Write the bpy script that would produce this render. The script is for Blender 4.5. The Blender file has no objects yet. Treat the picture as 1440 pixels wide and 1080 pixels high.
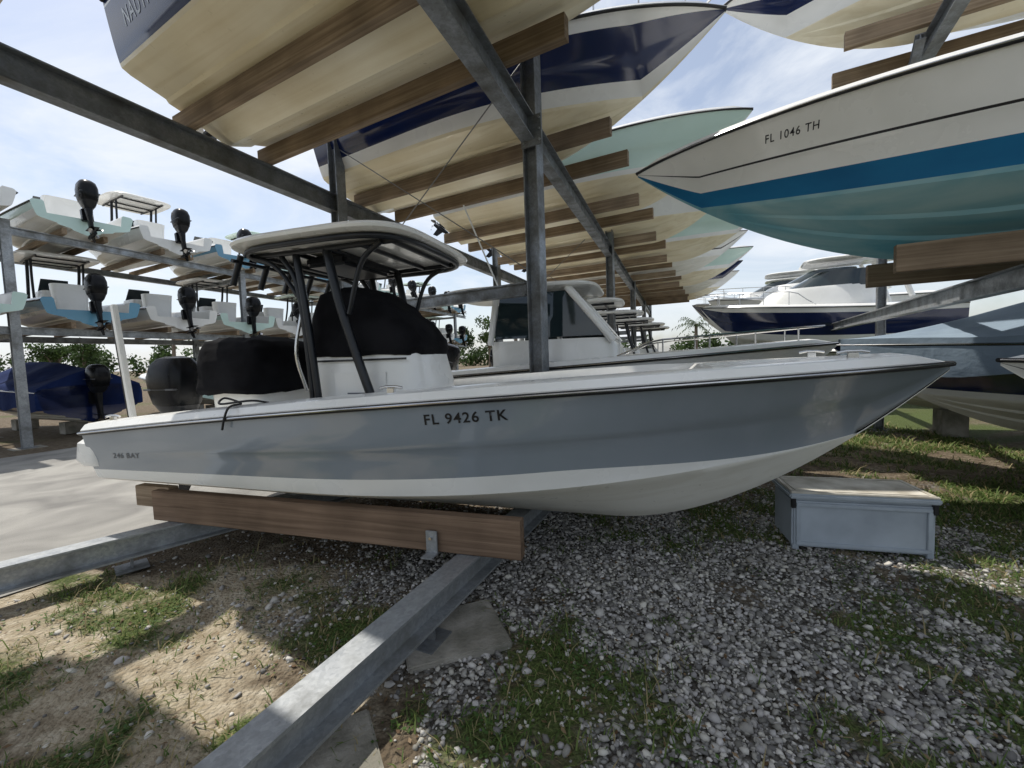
import bpy, bmesh, math, random
import numpy as np
from mathutils import Vector, Matrix, noise
random.seed(7); np.random.seed(7)
sc=bpy.context.scene
COL=sc.collection
R=math.radians
# ------------------------------------------------------------------ materials
def nodes_of(m):
    m.use_nodes=True
    nt=m.node_tree
    return nt, nt.nodes, nt.links, nt.nodes['Principled BSDF']
def mat(name,c1,c2=None,scale=4.0,rough=0.5,metal=0.0,bump=0.0,bscale=None,stretch=(1,1,1),coat=0.0,detail=6,lo=0.35,hi=0.65,rvar=0.0,dist=0.0,spec=None,bd=.02):
    m=bpy.data.materials.new(name)
    nt,N,Lk,P=nodes_of(m)
    c2=c2 or tuple(x*0.85 for x in c1)
    tc=N.new('ShaderNodeTexCoord'); mp=N.new('ShaderNodeMapping'); mp.inputs['Scale'].default_value=stretch
    Lk.new(tc.outputs['Object'],mp.inputs['Vector'])
    n=N.new('ShaderNodeTexNoise'); n.inputs['Scale'].default_value=scale; n.inputs['Detail'].default_value=detail; n.inputs['Distortion'].default_value=dist
    Lk.new(mp.outputs[0],n.inputs['Vector'])
    r=N.new('ShaderNodeValToRGB'); r.color_ramp.elements[0].position=lo; r.color_ramp.elements[1].position=hi
    r.color_ramp.elements[0].color=(*c1,1); r.color_ramp.elements[1].color=(*c2,1)
    Lk.new(n.outputs['Fac'],r.inputs[0]); Lk.new(r.outputs[0],P.inputs['Base Color'])
    P.inputs['Metallic'].default_value=metal
    P.inputs['Roughness'].default_value=rough
    if spec is not None: P.inputs['Specular IOR Level'].default_value=spec
    if rvar:
        mr=N.new('ShaderNodeMapRange'); mr.inputs['To Min'].default_value=max(0.03,rough-rvar); mr.inputs['To Max'].default_value=rough+rvar
        mr.inputs['From Min'].default_value=.3; mr.inputs['From Max'].default_value=.7
        Lk.new(n.outputs['Fac'],mr.inputs['Value']); Lk.new(mr.outputs[0],P.inputs['Roughness'])
    if coat: P.inputs['Coat Weight'].default_value=coat; P.inputs['Coat Roughness'].default_value=0.06
    if bump:
        nb=N.new('ShaderNodeTexNoise'); nb.inputs['Scale'].default_value=bscale or scale*4; nb.inputs['Detail'].default_value=5
        Lk.new(mp.outputs[0],nb.inputs['Vector'])
        b=N.new('ShaderNodeBump'); b.inputs['Strength'].default_value=bump; b.inputs['Distance'].default_value=bd
        Lk.new(nb.outputs['Fac'],b.inputs['Height']); Lk.new(b.outputs[0],P.inputs['Normal'])
    return m
def stained(name,base,stain,rough=.38,coat=.25,amount=.7,streak=(.25,5,5)):
    m=bpy.data.materials.new(name); nt,N,Lk,P=nodes_of(m)
    tc=N.new('ShaderNodeTexCoord')
    def nn(sc_,scale,det,dist=0):
        mp=N.new('ShaderNodeMapping'); mp.inputs['Scale'].default_value=sc_; Lk.new(tc.outputs['Object'],mp.inputs['Vector'])
        n=N.new('ShaderNodeTexNoise'); n.inputs['Scale'].default_value=scale; n.inputs['Detail'].default_value=det; n.inputs['Distortion'].default_value=dist
        Lk.new(mp.outputs[0],n.inputs['Vector']); return n
    a=nn(streak,1.6,8,.6); b=nn((1,1,1),.9,5); c=nn((1,1,1),14,6)
    ra=N.new('ShaderNodeMapRange'); ra.inputs['From Min'].default_value=.45; ra.inputs['From Max'].default_value=.78; Lk.new(a.outputs['Fac'],ra.inputs['Value'])
    rb=N.new('ShaderNodeMapRange'); rb.inputs['From Min'].default_value=.38; rb.inputs['From Max'].default_value=.7; Lk.new(b.outputs['Fac'],rb.inputs['Value'])
    mx=N.new('ShaderNodeMath'); mx.operation='MULTIPLY_ADD'; Lk.new(ra.outputs[0],mx.inputs[0]); mx.inputs[1].default_value=.6; 
    m2=N.new('ShaderNodeMath'); m2.operation='MULTIPLY'; Lk.new(rb.outputs[0],m2.inputs[0]); m2.inputs[1].default_value=.5; Lk.new(m2.outputs[0],mx.inputs[2])
    m3=N.new('ShaderNodeMath'); m3.operation='MULTIPLY'; m3.use_clamp=True; Lk.new(mx.outputs[0],m3.inputs[0]); m3.inputs[1].default_value=amount
    mc=N.new('ShaderNodeMixRGB'); Lk.new(m3.outputs[0],mc.inputs[0]); mc.inputs[1].default_value=(*base,1); mc.inputs[2].default_value=(*stain,1)
    Lk.new(mc.outputs[0],P.inputs['Base Color'])
    mr=N.new('ShaderNodeMapRange'); mr.inputs['To Min'].default_value=rough-.12; mr.inputs['To Max'].default_value=rough+.15; mr.inputs['From Min'].default_value=.3; mr.inputs['From Max'].default_value=.7
    Lk.new(c.outputs['Fac'],mr.inputs['Value']); Lk.new(mr.outputs[0],P.inputs['Roughness'])
    P.inputs['Coat Weight'].default_value=coat; P.inputs['Coat Roughness'].default_value=.15
    return m
def galvm(name,a,b,dirt):
    m=bpy.data.materials.new(name); nt,N,Lk,P=nodes_of(m); tc=N.new('ShaderNodeTexCoord')
    v=N.new('ShaderNodeTexVoronoi'); v.inputs['Scale'].default_value=55; Lk.new(tc.outputs['Object'],v.inputs['Vector'])
    sp=N.new('ShaderNodeSeparateColor'); Lk.new(v.outputs['Color'],sp.inputs[0])
    r=N.new('ShaderNodeValToRGB'); r.color_ramp.elements[0].color=(*a,1); r.color_ramp.elements[1].color=(*b,1); Lk.new(sp.outputs[0],r.inputs[0])
    n=N.new('ShaderNodeTexNoise'); n.inputs['Scale'].default_value=3.5; n.inputs['Detail'].default_value=10; n.inputs['Roughness'].default_value=.65; Lk.new(tc.outputs['Object'],n.inputs['Vector'])
    mr=N.new('ShaderNodeMapRange'); mr.inputs['From Min'].default_value=.42; mr.inputs['From Max'].default_value=.68; Lk.new(n.outputs['Fac'],mr.inputs['Value'])
    mx=N.new('ShaderNodeMixRGB'); Lk.new(mr.outputs[0],mx.inputs[0]); Lk.new(r.outputs[0],mx.inputs[1]); mx.inputs[2].default_value=(*dirt,1)
    Lk.new(mx.outputs[0],P.inputs['Base Color'])
    m2=N.new('ShaderNodeMapRange'); m2.inputs['To Min'].default_value=.6; m2.inputs['To Max'].default_value=.15; Lk.new(mr.outputs[0],m2.inputs['Value']); Lk.new(m2.outputs[0],P.inputs['Metallic'])
    m4=N.new('ShaderNodeMapRange'); m4.inputs['To Min'].default_value=.38; m4.inputs['To Max'].default_value=.75; Lk.new(mr.outputs[0],m4.inputs['Value']); Lk.new(m4.outputs[0],P.inputs['Roughness'])
    return m
M={}
M['gelgray']=mat('hull_gray_gelcoat',(.25,.285,.32),(.22,.255,.29),1.2,rough=.16,coat=.75,rvar=.05,bump=.05,bscale=1.8,bd=.06)
M['gelwhite']=mat('white_gelcoat',(.82,.82,.80),(.74,.74,.71),1.6,rough=.28,coat=.4,rvar=.08)
M['bottom']=stained('boat_bottom_white',(.80,.79,.73),(.50,.46,.36),amount=.5)
M['cream']=stained('boat_bottom_cream',(.86,.79,.60),(.55,.43,.22),amount=.75)
M['navy']=mat('navy_gelcoat',(.006,.014,.060),(.010,.020,.078),1.5,rough=.15,coat=.5)
M['blue']=mat('blue_bottom_paint',(.003,.10,.24),(.008,.15,.32),1.2,rough=.55,stretch=(.6,2,2),bump=.06,spec=.25,lo=.3,hi=.7,detail=9)
M['teal']=mat('faded_teal_bottom_paint',(.33,.49,.50),(.10,.30,.37),1.0,rough=.7,stretch=(.5,2,2),lo=.34,hi=.62,bump=.08,detail=10,dist=.7,spec=.3)
M['seafoam']=mat('seafoam_gelcoat',(.58,.76,.70),(.54,.71,.65),1.2,rough=.25,coat=.4)
M['ltblue']=mat('light_blue_gelcoat',(.13,.33,.47),(.13,.30,.43),1.2,rough=.25,coat=.4)
M['stripe']=mat('black_stripe',(.015,.015,.018),rough=.35)
M['rubber']=mat('black_rub_rail',(.015,.015,.017),(.03,.03,.03),6,rough=.5,spec=.3)
M['blackpipe']=mat('black_powder_coat',(.008,.010,.014),(.014,.016,.02),8,rough=.3,spec=.35)
M['cover']=mat('black_canvas_cover',(.005,.005,.006),(.013,.013,.015),3,rough=.95,bump=.5,bscale=14,spec=.10,bd=.01)
M['navycover']=mat('navy_canvas_cover',(.008,.018,.075),(.014,.03,.11),2,rough=.9,bump=.8,bscale=4,spec=.15,bd=.04)
M['graycover']=mat('gray_canvas_cover',(.22,.28,.34),(.17,.22,.28),1.4,rough=.85,bump=.8,bscale=3,spec=.2,bd=.04)
M['cowl']=mat('outboard_cowling_black',(.004,.005,.006),(.009,.009,.011),5,rough=.25,spec=.18)
M['motorgray']=mat('outboard_gray',(.10,.105,.12),(.08,.085,.095),6,rough=.4)
M['steel']=mat('stainless_steel',(.6,.6,.6),(.5,.5,.5),9,rough=.2,metal=1)
M['glass']=mat('tinted_glass',(.015,.025,.03),(.02,.035,.04),2,rough=.04,coat=.3)
M['galv']=galvm('galvanized_steel',(.31,.33,.35),(.42,.44,.46),(.17,.175,.17))
M['galvd']=galvm('weathered_galvanized',(.19,.205,.225),(.26,.28,.30),(.105,.105,.10))
M['cable']=mat('bracing_cable',(.2,.2,.2),rough=.5,metal=.6)
M['conc']=mat('concrete',(.33,.31,.27),(.17,.16,.13),5,rough=.95,bump=.6,bscale=40,detail=10)
M['boxp']=mat('dock_box_plastic',(.40,.45,.50),(.30,.34,.38),3,rough=.5,bump=.05,coat=.1,detail=10)
M['boxlid']=mat('dock_box_lid_weathered',(.62,.59,.52),(.34,.31,.25),4,rough=.7,bump=.15,detail=10)
M['letter']=mat('letter_vinyl_black',(.01,.01,.012),rough=.4)
M['letterw']=mat('letter_vinyl_white',(.6,.65,.7),rough=.4)
def wood(name,c1,c2,c3):
    m=bpy.data.materials.new(name); nt,N,Lk,P=nodes_of(m)
    tc=N.new('ShaderNodeTexCoord'); mp=N.new('ShaderNodeMapping'); mp.inputs['Scale'].default_value=(.55,20,20)
    oi=N.new('ShaderNodeObjectInfo'); va=N.new('ShaderNodeVectorMath'); va.operation='ADD'; cmb=N.new('ShaderNodeCombineXYZ')
    ml=N.new('ShaderNodeMath'); ml.operation='MULTIPLY'; ml.inputs[1].default_value=37; Lk.new(oi.outputs['Random'],ml.inputs[0]); Lk.new(ml.outputs[0],cmb.inputs[0])
    Lk.new(tc.outputs['Object'],va.inputs[0]); Lk.new(cmb.outputs[0],va.inputs[1]); Lk.new(va.outputs[0],mp.inputs['Vector'])
    n=N.new('ShaderNodeTexNoise'); n.inputs['Scale'].default_value=1.5; n.inputs['Detail'].default_value=9; n.inputs['Distortion'].default_value=.8
    Lk.new(mp.outputs[0],n.inputs['Vector'])
    r=N.new('ShaderNodeValToRGB'); e=r.color_ramp.elements; e[0].position=.28; e[1].position=.72; e[0].color=(*c1,1); e[1].color=(*c2,1)
    k=r.color_ramp.elements.new(.5); k.color=(*c3,1)
    Lk.new(n.outputs['Fac'],r.inputs[0])
    n2=N.new('ShaderNodeTexNoise'); n2.inputs['Scale'].default_value=1.7; n2.inputs['Detail'].default_value=6
    Lk.new(va.outputs[0],n2.inputs['Vector'])
    mx=N.new('ShaderNodeMixRGB'); mx.blend_type='MULTIPLY'; mx.inputs[0].default_value=.8
    r2=N.new('ShaderNodeValToRGB'); r2.color_ramp.elements[0].position=.3; r2.color_ramp.elements[0].color=(.50,.50,.50,1); r2.color_ramp.elements[1].position=.65; r2.color_ramp.elements[1].color=(1,1,1,1)
    Lk.new(n2.outputs['Fac'],r2.inputs[0]); Lk.new(r.outputs[0],mx.inputs[1]); Lk.new(r2.outputs[0],mx.inputs[2])
    m3=N.new('ShaderNodeMixRGB'); m3.blend_type='MULTIPLY'; m3.inputs[0].default_value=1
    mr=N.new('ShaderNodeMapRange'); mr.inputs['To Min'].default_value=.7; mr.inputs['To Max'].default_value=1.15; Lk.new(oi.outputs['Random'],mr.inputs['Value'])
    Lk.new(mx.outputs[0],m3.inputs[1]); Lk.new(mr.outputs[0],m3.inputs[2])
    Lk.new(m3.outputs[0],P.inputs['Base Color']); P.inputs['Roughness'].default_value=.85; P.inputs['Specular IOR Level'].default_value=.2
    b=N.new('ShaderNodeBump'); b.inputs['Strength'].default_value=.4; b.inputs['Distance'].default_value=.01
    Lk.new(n.outputs['Fac'],b.inputs['Height']); Lk.new(b.outputs[0],P.inputs['Normal'])
    return m
M['wood']=wood('bunk_timber',(.14,.09,.058),(.30,.205,.14),(.215,.145,.098))
M['woodbg']=wood('bunk_timber_weathered',(.20,.145,.095),(.42,.33,.23),(.31,.23,.155))
# ------------------------------------------------------------------ mesh helpers
def empty(name,loc=(0,0,0),rz=0.0):
    o=bpy.data.objects.new(name,None); COL.objects.link(o); o.location=loc; o.rotation_euler=(0,0,rz); o.empty_display_size=.3
    return o
def mk(name,verts,faces,mats,parent=None,mi=None,smooth=None,loc=(0,0,0),rot=(0,0,0)):
    me=bpy.data.meshes.new(name); me.from_pydata([tuple(v) for v in verts],[],faces)
    if not isinstance(mats,(list,tuple)): mats=[mats]
    for m in mats: me.materials.append(m)
    if mi is not None: me.polygons.foreach_set('material_index',mi)
    if smooth is not None:
        me.polygons.foreach_set('use_smooth',[True]*len(me.polygons))
        me.set_sharp_from_angle(angle=R(smooth))
    me.update()
    o=bpy.data.objects.new(name,me); COL.objects.link(o); o.location=loc; o.rotation_euler=rot
    if parent: o.parent=parent
    return o
def box(name,size,loc,m,parent=None,rot=(0,0,0),bev=0.008):
    bm=bmesh.new(); bmesh.ops.create_cube(bm,size=1)
    for v in bm.verts: v.co=Vector((v.co.x*size[0],v.co.y*size[1],v.co.z*size[2]))
    if bev: bmesh.ops.bevel(bm,geom=bm.edges[:],offset=bev,segments=2,affect='EDGES')
    me=bpy.data.meshes.new(name); bm.to_mesh(me); bm.free(); me.materials.append(m)
    me.polygons.foreach_set('use_smooth',[True]*len(me.polygons)); me.set_sharp_from_angle(angle=R(50))
    o=bpy.data.objects.new(name,me); COL.objects.link(o); o.location=loc; o.rotation_euler=rot
    if parent: o.parent=parent
    return o
def catmull(pts,k=6):
    P=[Vector(p) for p in pts]; P=[P[0]*2-P[1]]+P+[P[-1]*2-P[-2]]
    out=[]
    for i in range(1,len(P)-2):
        for j in range(k):
            t=j/k; a,b,c,d=P[i-1],P[i],P[i+1],P[i+2]
            out.append(.5*((2*b)+(-a+c)*t+(2*a-5*b+4*c-d)*t*t+(-a+3*b-3*c+d)*t**3))
    out.append(P[-2]); return out
def tube(name,pts,r,m,parent=None,n=8,smooth=False,rr=None):
    P=catmull(pts) if smooth else [Vector(p) for p in pts]
    V=[];F=[]
    up=None
    for i,p in enumerate(P):
        d=(P[min(i+1,len(P)-1)]-P[max(i-1,0)]).normalized()
        if up is None:
            up=Vector((0,0,1)) if abs(d.z)<.9 else Vector((1,0,0))
        s=d.cross(up).normalized(); up=s.cross(d).normalized()
        rad=r if rr is None else rr[min(i,len(rr)-1)]
        for k in range(n):
            a=2*math.pi*k/n; V.append(p+s*math.cos(a)*rad+up*math.sin(a)*rad)
    for i in range(len(P)-1):
        for k in range(n):
            F.append((i*n+k,i*n+(k+1)%n,(i+1)*n+(k+1)%n,(i+1)*n+k))
    F.append(tuple(range(n))[::-1]); F.append(tuple((len(P)-1)*n+k for k in range(n)))
    return mk(name,V,F,m,parent,smooth=50)
def loft(name,secs,m,parent=None,n=28,loc=(0,0,0),rot=(0,0,0),sm=35):
    V=[];F=[]
    for (z,cx,cy,hx,hy,e) in secs:
        for k in range(n):
            a=2*math.pi*k/n; c,s=math.cos(a),math.sin(a)
            V.append((cx+hx*math.copysign(abs(c)**(2/e),c),cy+hy*math.copysign(abs(s)**(2/e),s),z))
    for i in range(len(secs)-1):
        for k in range(n): F.append((i*n+k,i*n+(k+1)%n,(i+1)*n+(k+1)%n,(i+1)*n+k))
    F.append(tuple(range(n))[::-1]); F.append(tuple((len(secs)-1)*n+k for k in range(n)))
    return mk(name,V,F,m,parent,smooth=sm,loc=loc,rot=rot)
def wrinkle(o,amp=.014,seed=1.0):
    me=o.data; bm=bmesh.new(); bm.from_mesh(me)
    bmesh.ops.subdivide_edges(bm,edges=[e for e in bm.edges if abs(e.verts[0].co.z-e.verts[1].co.z)>.02],cuts=3,use_grid_fill=True)
    bm.normal_update()
    for v in bm.verts:
        c=v.co
        n1=noise.noise(Vector((c.x*5+seed,c.y*5,c.z*1.6)))
        n2=abs(noise.noise(Vector((c.x*9+c.z*3,c.y*9-c.z*2,c.z*2.5+seed))))
        v.co=c+v.normal*(amp*(n1*1.3-n2*1.6))
    bm.to_mesh(me); bm.free()
    me.polygons.foreach_set('use_smooth',[True]*len(me.polygons)); me.set_sharp_from_angle(angle=R(60))
def profile_beam(name,p0,p1,prof,m,parent=None,upv=(0,0,1)):
    p0=Vector(p0);p1=Vector(p1); d=(p1-p0); Ln=d.length; d.normalize()
    upv=Vector(upv)
    s=upv.cross(d).normalized(); u=d.cross(s).normalized()
    Mx=Matrix((d,s,u)).transposed().to_4x4(); Mx.translation=p0
    n=len(prof); V=[(0,a,b) for a,b in prof]+[(Ln,a,b) for a,b in prof]
    F=[(k,(k+1)%n,n+(k+1)%n,n+k) for k in range(n)]
    F.append(tuple(range(n))[::-1]); F.append(tuple(range(n,2*n)))
    o=mk(name,V,F,m,parent); 
    o.matrix_local=Mx
    bm=bmesh.new(); bm.from_mesh(o.data); bmesh.ops.recalc_face_normals(bm,faces=bm.faces[:])
    bm.to_mesh(o.data); bm.free()
    return o
def Ibeam(w,h,t=.016,tw=.012):
    return [(-w/2,-h/2),(w/2,-h/2),(w/2,-h/2+t),(tw/2,-h/2+t),(tw/2,h/2-t),(w/2,h/2-t),(w/2,h/2),(-w/2,h/2),(-w/2,h/2-t),(-tw/2,h/2-t),(-tw/2,-h/2+t),(-w/2,-h/2+t)]
def Rect(w,h,b=.008):
    return [(-w/2+b,-h/2),(w/2-b,-h/2),(w/2,-h/2+b),(w/2,h/2-b),(w/2-b,h/2),(-w/2+b,h/2),(-w/2,h/2-b),(-w/2,-h/2+b)]
# ------------------------------------------------------------------ hull
def sstep(t): t=max(0,min(1,t)); return t*t*(3-2*t)
class Hull:
    def __init__(s,L,B,zs,zc0=.4,cb=.87,bands=None,bottom='bottom',cap='gelwhite',open_=True,kk=.66,rail=True,capw=.2,caph=.08,floor=.6,bowp=2.6,qc=.88,taper=None,strake=.026):
        s.L,s.B,s.zs3,s.zc0,s.cb=L,B,zs,zc0,cb; s.strake=strake
        s.bands=bands or [(1.0,'gelwhite')]; s.bottom=bottom; s.cap=cap; s.open=open_; s.kk=kk; s.rail=rail; s.capw=capw; s.caph=caph; s.floor=floor; s.bowp=bowp; s.qc=qc; s.taper=taper
    def sec(s,q):
        B=s.B/2; qc=s.qc
        if q<.4: b=B*(.95+.05*math.sin(math.pi/2*q/.4))
        else:
            b=B*max(0,(1-((q-.4)/.6)**s.bowp))**.92
        c=s.cb*B*(.985+.015*min(1,q/.35)) if q<.35 else s.cb*B*max(0.0,1-((q-.35)/(qc-.35))**2.2) if q<qc else 0.0
        z0,z1,z2=s.zs3
        zs=z0*(q-.6)*(q-1)/.6+z1*q*(q-1)/(.6*-.4)+z2*q*(q-.6)/.4
        zb=z2-.04
        zk=0 if q<s.kk else ((q-s.kk)/(1-s.kk))**1.8*zb
        zke=((qc-s.kk)/(1-s.kk))**1.8*zb
        zc=s.zc0 if q<.3 else s.zc0+(zke+.01-s.zc0)*((min(q,qc)-.3)/(qc-.3))**2.3
        zc=max(zc,zk+.006)
        c=min(c,b*.97)
        zs=max(zs,zc+.004)
        return b,c,zk,zc,zs
    def side(s,q,f,off=0.0):
        b,c,zk,zc,zs=s.sec(q)
        e=.78+.62*sstep((q-.3)/.55)
        w=c+(b-c)*(f**e)
        kn=.014*sstep((f-.50)/.05)*(1-sstep((f-.62)/.38))*min(1,b/.4)*sstep((q-.05)/.2)
        return Vector((q*s.L,-(w+kn+off),zc+(zs-zc)*f))
    def build(s,parent,ns=56):
        fs=[0.0]; fm=[]
        brk=[b[0] for b in s.bands]
        base=[.06,.12,.2,.3,.4,.5,.53,.56,.6,.68,.76,.84,.92,1.0]
        allf=sorted(set([round(x,3) for x in brk+base]))
        for f in allf:
            if f-fs[-1]<.012 and f not in brk: continue
            fs.append(f)
            for bf,bmn in s.bands:
                if f<=bf+1e-6: fm.append(bmn); break
        names=[s.bottom,s.cap]+[b[1] for b in s.bands]; uniq=[]
        for n_ in names:
            if n_ not in uniq: uniq.append(n_)
        idx={n_:i for i,n_ in enumerate(uniq)}
        V=[];F=[];MI=[]
        qs=sorted(set([1-(1-i/ns)**1.25 for i in range(ns+1)]+[s.qc]))
        b0=s.bands[0][0]
        for q in qs:
            b,c,zk,zc,zs=s.sec(q); x=q*s.L
            pts=[(0,zk)]; mm=[]
            for (fr,dz) in ((.30,0),(.325,s.strake),(.60,0),(.625,s.strake),(.93,-.0)):
                pts.append((c*fr,zk+(zc-zk)*fr*(.97)+(dz*min(1,(c/.5)))) ); mm.append(s.bottom)
            pts.append((c,zc)); mm.append(s.bottom)
            kt=1.0
            if s.taper: kt=1-.97*sstep((q-s.taper[0])/(s.taper[1]-s.taper[0]))
            for f,m_ in zip(fs[1:],fm):
                if kt<1:
                    f=f*kt if f<=b0 else b0*kt+(f-b0)*(1-b0*kt)/(1-b0)
                v=s.side(q,f); pts.append((-v.y,v.z)); mm.append(m_)
            ch=s.caph*min(1,b/.25)
            def inner(d): return max(0,b-d*min(1,b/.3))
            pts.append((inner(-.008),zs+ch*.35)); mm.append(s.cap)
            pts.append((inner(.03),zs+ch*.9)); mm.append(s.cap)
            pts.append((inner(.06),zs+ch)); mm.append(s.cap)
            if s.open:
                k=sstep((q-.72)/.06)
                fl0=max(s.floor,zc+.05)
                fl=fl0*(1-k)+(zs+ch)*k
                iw=inner(s.capw)
                ff=max(0,min(1,(fl-zc)/(zs-zc))) ; wf=-s.side(q,ff).y-.05
                pts.append((iw,zs+ch+.01*(1-k))); mm.append(s.cap)
                zz=fl+(zs+ch-fl)*.9
                f9=max(0,min(1,(zz-zc)/(zs-zc))); w9=max(0,-s.side(q,f9).y-.05)
                pts.append((min(max(0,iw-.03),w9) if k<1 else max(0,iw-.03),zz)); mm.append(s.cap)
                pts.append((min(max(0,iw-.06),max(0,wf)) if k<1 else max(0,iw-.06),fl)); mm.append(s.cap)
                pts.append((0,fl+.01)); mm.append(s.cap)
            else:
                pts.append((b*.6,zs+ch+.05*b)); mm.append(s.cap)
                pts.append((0,zs+ch+.08*b)); mm.append(s.cap)
            for (y,z) in pts: V.append((x,-y,z))
            np_=len(pts); rowm=mm
        nq=len(qs)
        for i in range(nq-1):
            for k in range(np_-1):
                a=i*np_+k; F.append((a,a+1,a+np_+1,a+np_)); MI.append(idx[rowm[k]])
        F.append(tuple(range(np_))); MI.append(idx[s.bands[-1][1]])
        nV=len(V); 
        V+= [(x,-y,z) for x,y,z in V]
        F2=[tuple(nV+j for j in f[::-1]) for f in F]; F+=F2; MI+=MI
        bm=bmesh.new(); vs=[bm.verts.new(v) for v in V]
        for f,m_ in zip(F,MI):
            try:
                ff=bm.faces.new([vs[j] for j in f]); ff.material_index=m_; ff.smooth=True
            except Exception: pass
        bmesh.ops.remove_doubles(bm,verts=bm.verts[:],dist=.0008)
        bmesh.ops.recalc_face_normals(bm,faces=bm.faces[:])
        me=bpy.data.meshes.new('hull'); bm.to_mesh(me); bm.free()
        for n_ in uniq: me.materials.append(M[n_])
        me.set_sharp_from_angle(angle=R(28))
        o=bpy.data.objects.new('hull',me); COL.objects.link(o); o.parent=parent
        if s.rail:
            for sg in (-1,1):
                pts=[]
                for i in range(61):
                    q=i/60; b,c,zk,zc,zs=s.sec(q); pts.append((q*s.L+.01*(q>.99),sg*(b+.012),zs+.004))
                tube('rub_rail',pts,.019,M['rubber'],parent,n=8)
                pts2=[(p[0],p[1]+sg*.016,p[2]+.004) for p in pts]
                tube('rub_rail_insert',pts2,.008,M['steel'],parent,n=6)
        return o
    def text(s,parent,body,q0,height,zf,m,side=-1,width=None,italic=0,name='registration_number',bold=.008):
        cu=bpy.data.curves.new('t','FONT'); cu.body=body; cu.size=1; cu.space_character=1.15; cu.offset=bold; cu.resolution_u=4
        to=bpy.data.objects.new('t',cu); COL.objects.link(to)
        bpy.context.view_layer.update()
        me=bpy.data.meshes.new_from_object(to.evaluated_get(bpy.context.evaluated_depsgraph_get()))
        bpy.data.objects.remove(to)
        bm=bmesh.new(); bm.from_mesh(me); bmesh.ops.triangulate(bm,faces=bm.faces[:]); bmesh.ops.subdivide_edges(bm,edges=bm.edges[:],cuts=1)
        xs=[v.co.x for v in bm.verts]; ys=[v.co.y for v in bm.verts]; x0,x1=min(xs),max(xs); y0,y1=min(ys),max(ys)
        wdt=width or height*(x1-x0)/(y1-y0)
        for v in bm.verts:
            a=(v.co.x-x0)/(x1-x0)*wdt; h=(v.co.y-y0)/(y1-y0)*height
            a+=italic*h
            x=q0*s.L+(a if side<0 else -a)
            q=x/s.L; b,c,zk,zc,zs=s.sec(q)
            z=zc+(zs-zc)*zf+h
            f=(z-zc)/(zs-zc)
            p=s.side(q,f,off=.004)
            v.co=Vector((p.x,p.y if side<0 else -p.y,p.z))
        bm.to_mesh(me); bm.free(); me.materials.clear(); me.materials.append(m)
        o=bpy.data.objects.new(name,me); COL.objects.link(o); o.parent=parent
        return o
# ------------------------------------------------------------------ boat parts
def outboard(parent,loc,tilt=0.0,sc_=1.0,body='cowl'):
    e=bpy.data.objects.new('outboard_motor',None); COL.objects.link(e); e.parent=parent; e.location=loc; e.rotation_euler=(0,tilt,0); e.scale=(sc_,)*3
    loft('cowling',[(.22,-.30,0,.20,.15,3),(.27,-.30,0,.25,.19,3),(.42,-.31,0,.29,.215,3),(.60,-.32,0,.30,.215,3),(.74,-.31,0,.27,.19,2.8),(.82,-.29,0,.20,.14,2.5),(.845,-.28,0,.10,.07,2.2)],M[body],e)
    loft('lower_cowl',[(.08,-.26,0,.12,.10,3),(.14,-.28,0,.17,.14,3),(.25,-.30,0,.235,.175,3)],M['blackpipe'],e)
    box('cowl_band',(.50,.434,.02),(-.31,0,.45),M['motorgray'],e,bev=.008)
    loft('midsection',[(-.62,-.27,0,.13,.035,2.2),(-.45,-.27,0,.12,.045,2.2),(-.2,-.25,0,.11,.06,2.5),(.12,-.25,0,.12,.09,3)],M['cowl'],e)
    box('cavitation_plate',(.42,.20,.015),(-.34,0,-.52),M['cowl'],e)
    loft('gearcase',[(-.30,0,0,.015,.015,2),(-.24,0,0,.04,.04,2),(-.1,0,0,.055,.055,2),(.1,0,0,.055,.055,2),(.26,0,0,.035,.035,2)],M['cowl'],e,n=16,loc=(-.27,0,-.68),rot=(0,-math.pi/2,0))
    mk('skeg',[(-.16,-.008,-.70),(-.38,-.008,-.70),(-.44,-.004,-.92),(-.30,-.004,-.90),(-.16,.008,-.70),(-.38,.008,-.70),(-.44,.004,-.92),(-.30,.004,-.90)],[(0,1,2,3),(7,6,5,4),(0,4,5,1),(1,5,6,2),(2,6,7,3),(3,7,4,0)],M['cowl'],e)
    V=[];F=[]
    for b in range(3):
        a0=b*2*math.pi/3
        base=len(V)
        for i in range(5):
            r=.04+.13*i/4; wv=[.25,.45,.55,.45,.12][i]
            for s_ in (-1,1):
                a=a0+s_*wv*.8+.1*i
                V.append((-.55-.05*s_*math.cos(i*.2),r*math.cos(a),-.68+r*math.sin(a)))
        for i in range(4): F.append((base+2*i,base+2*i+1,base+2*i+3,base+2*i+2))
    mk('propeller',V,F,M['steel'],e,smooth=60)
    box('transom_bracket',(.16,.24,.34),(-.08,0,-.05),M['cowl'],e,bev=.02)
    return e
def canopy(parent,cx,hx,hy,z,m='gelwhite',crown=.05,e=4.5,th=.06):
    secs=[(z-th*.2,cx,0,hx-.06,hy-.06,e),(z,cx,0,hx-.01,hy-.01,e),(z+th*.35,cx,0,hx,hy,e),(z+th*.75,cx,0,hx-.02,hy-.02,e),(z+th,cx,0,hx*.93,hy*.92,e),(z+th+crown*.6,cx-.02,0,hx*.7,hy*.68,e),(z+th+crown,cx-.04,0,hx*.35,hy*.35,4)]
    return loft('hard_top',secs,M[m],parent,n=48)
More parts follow.
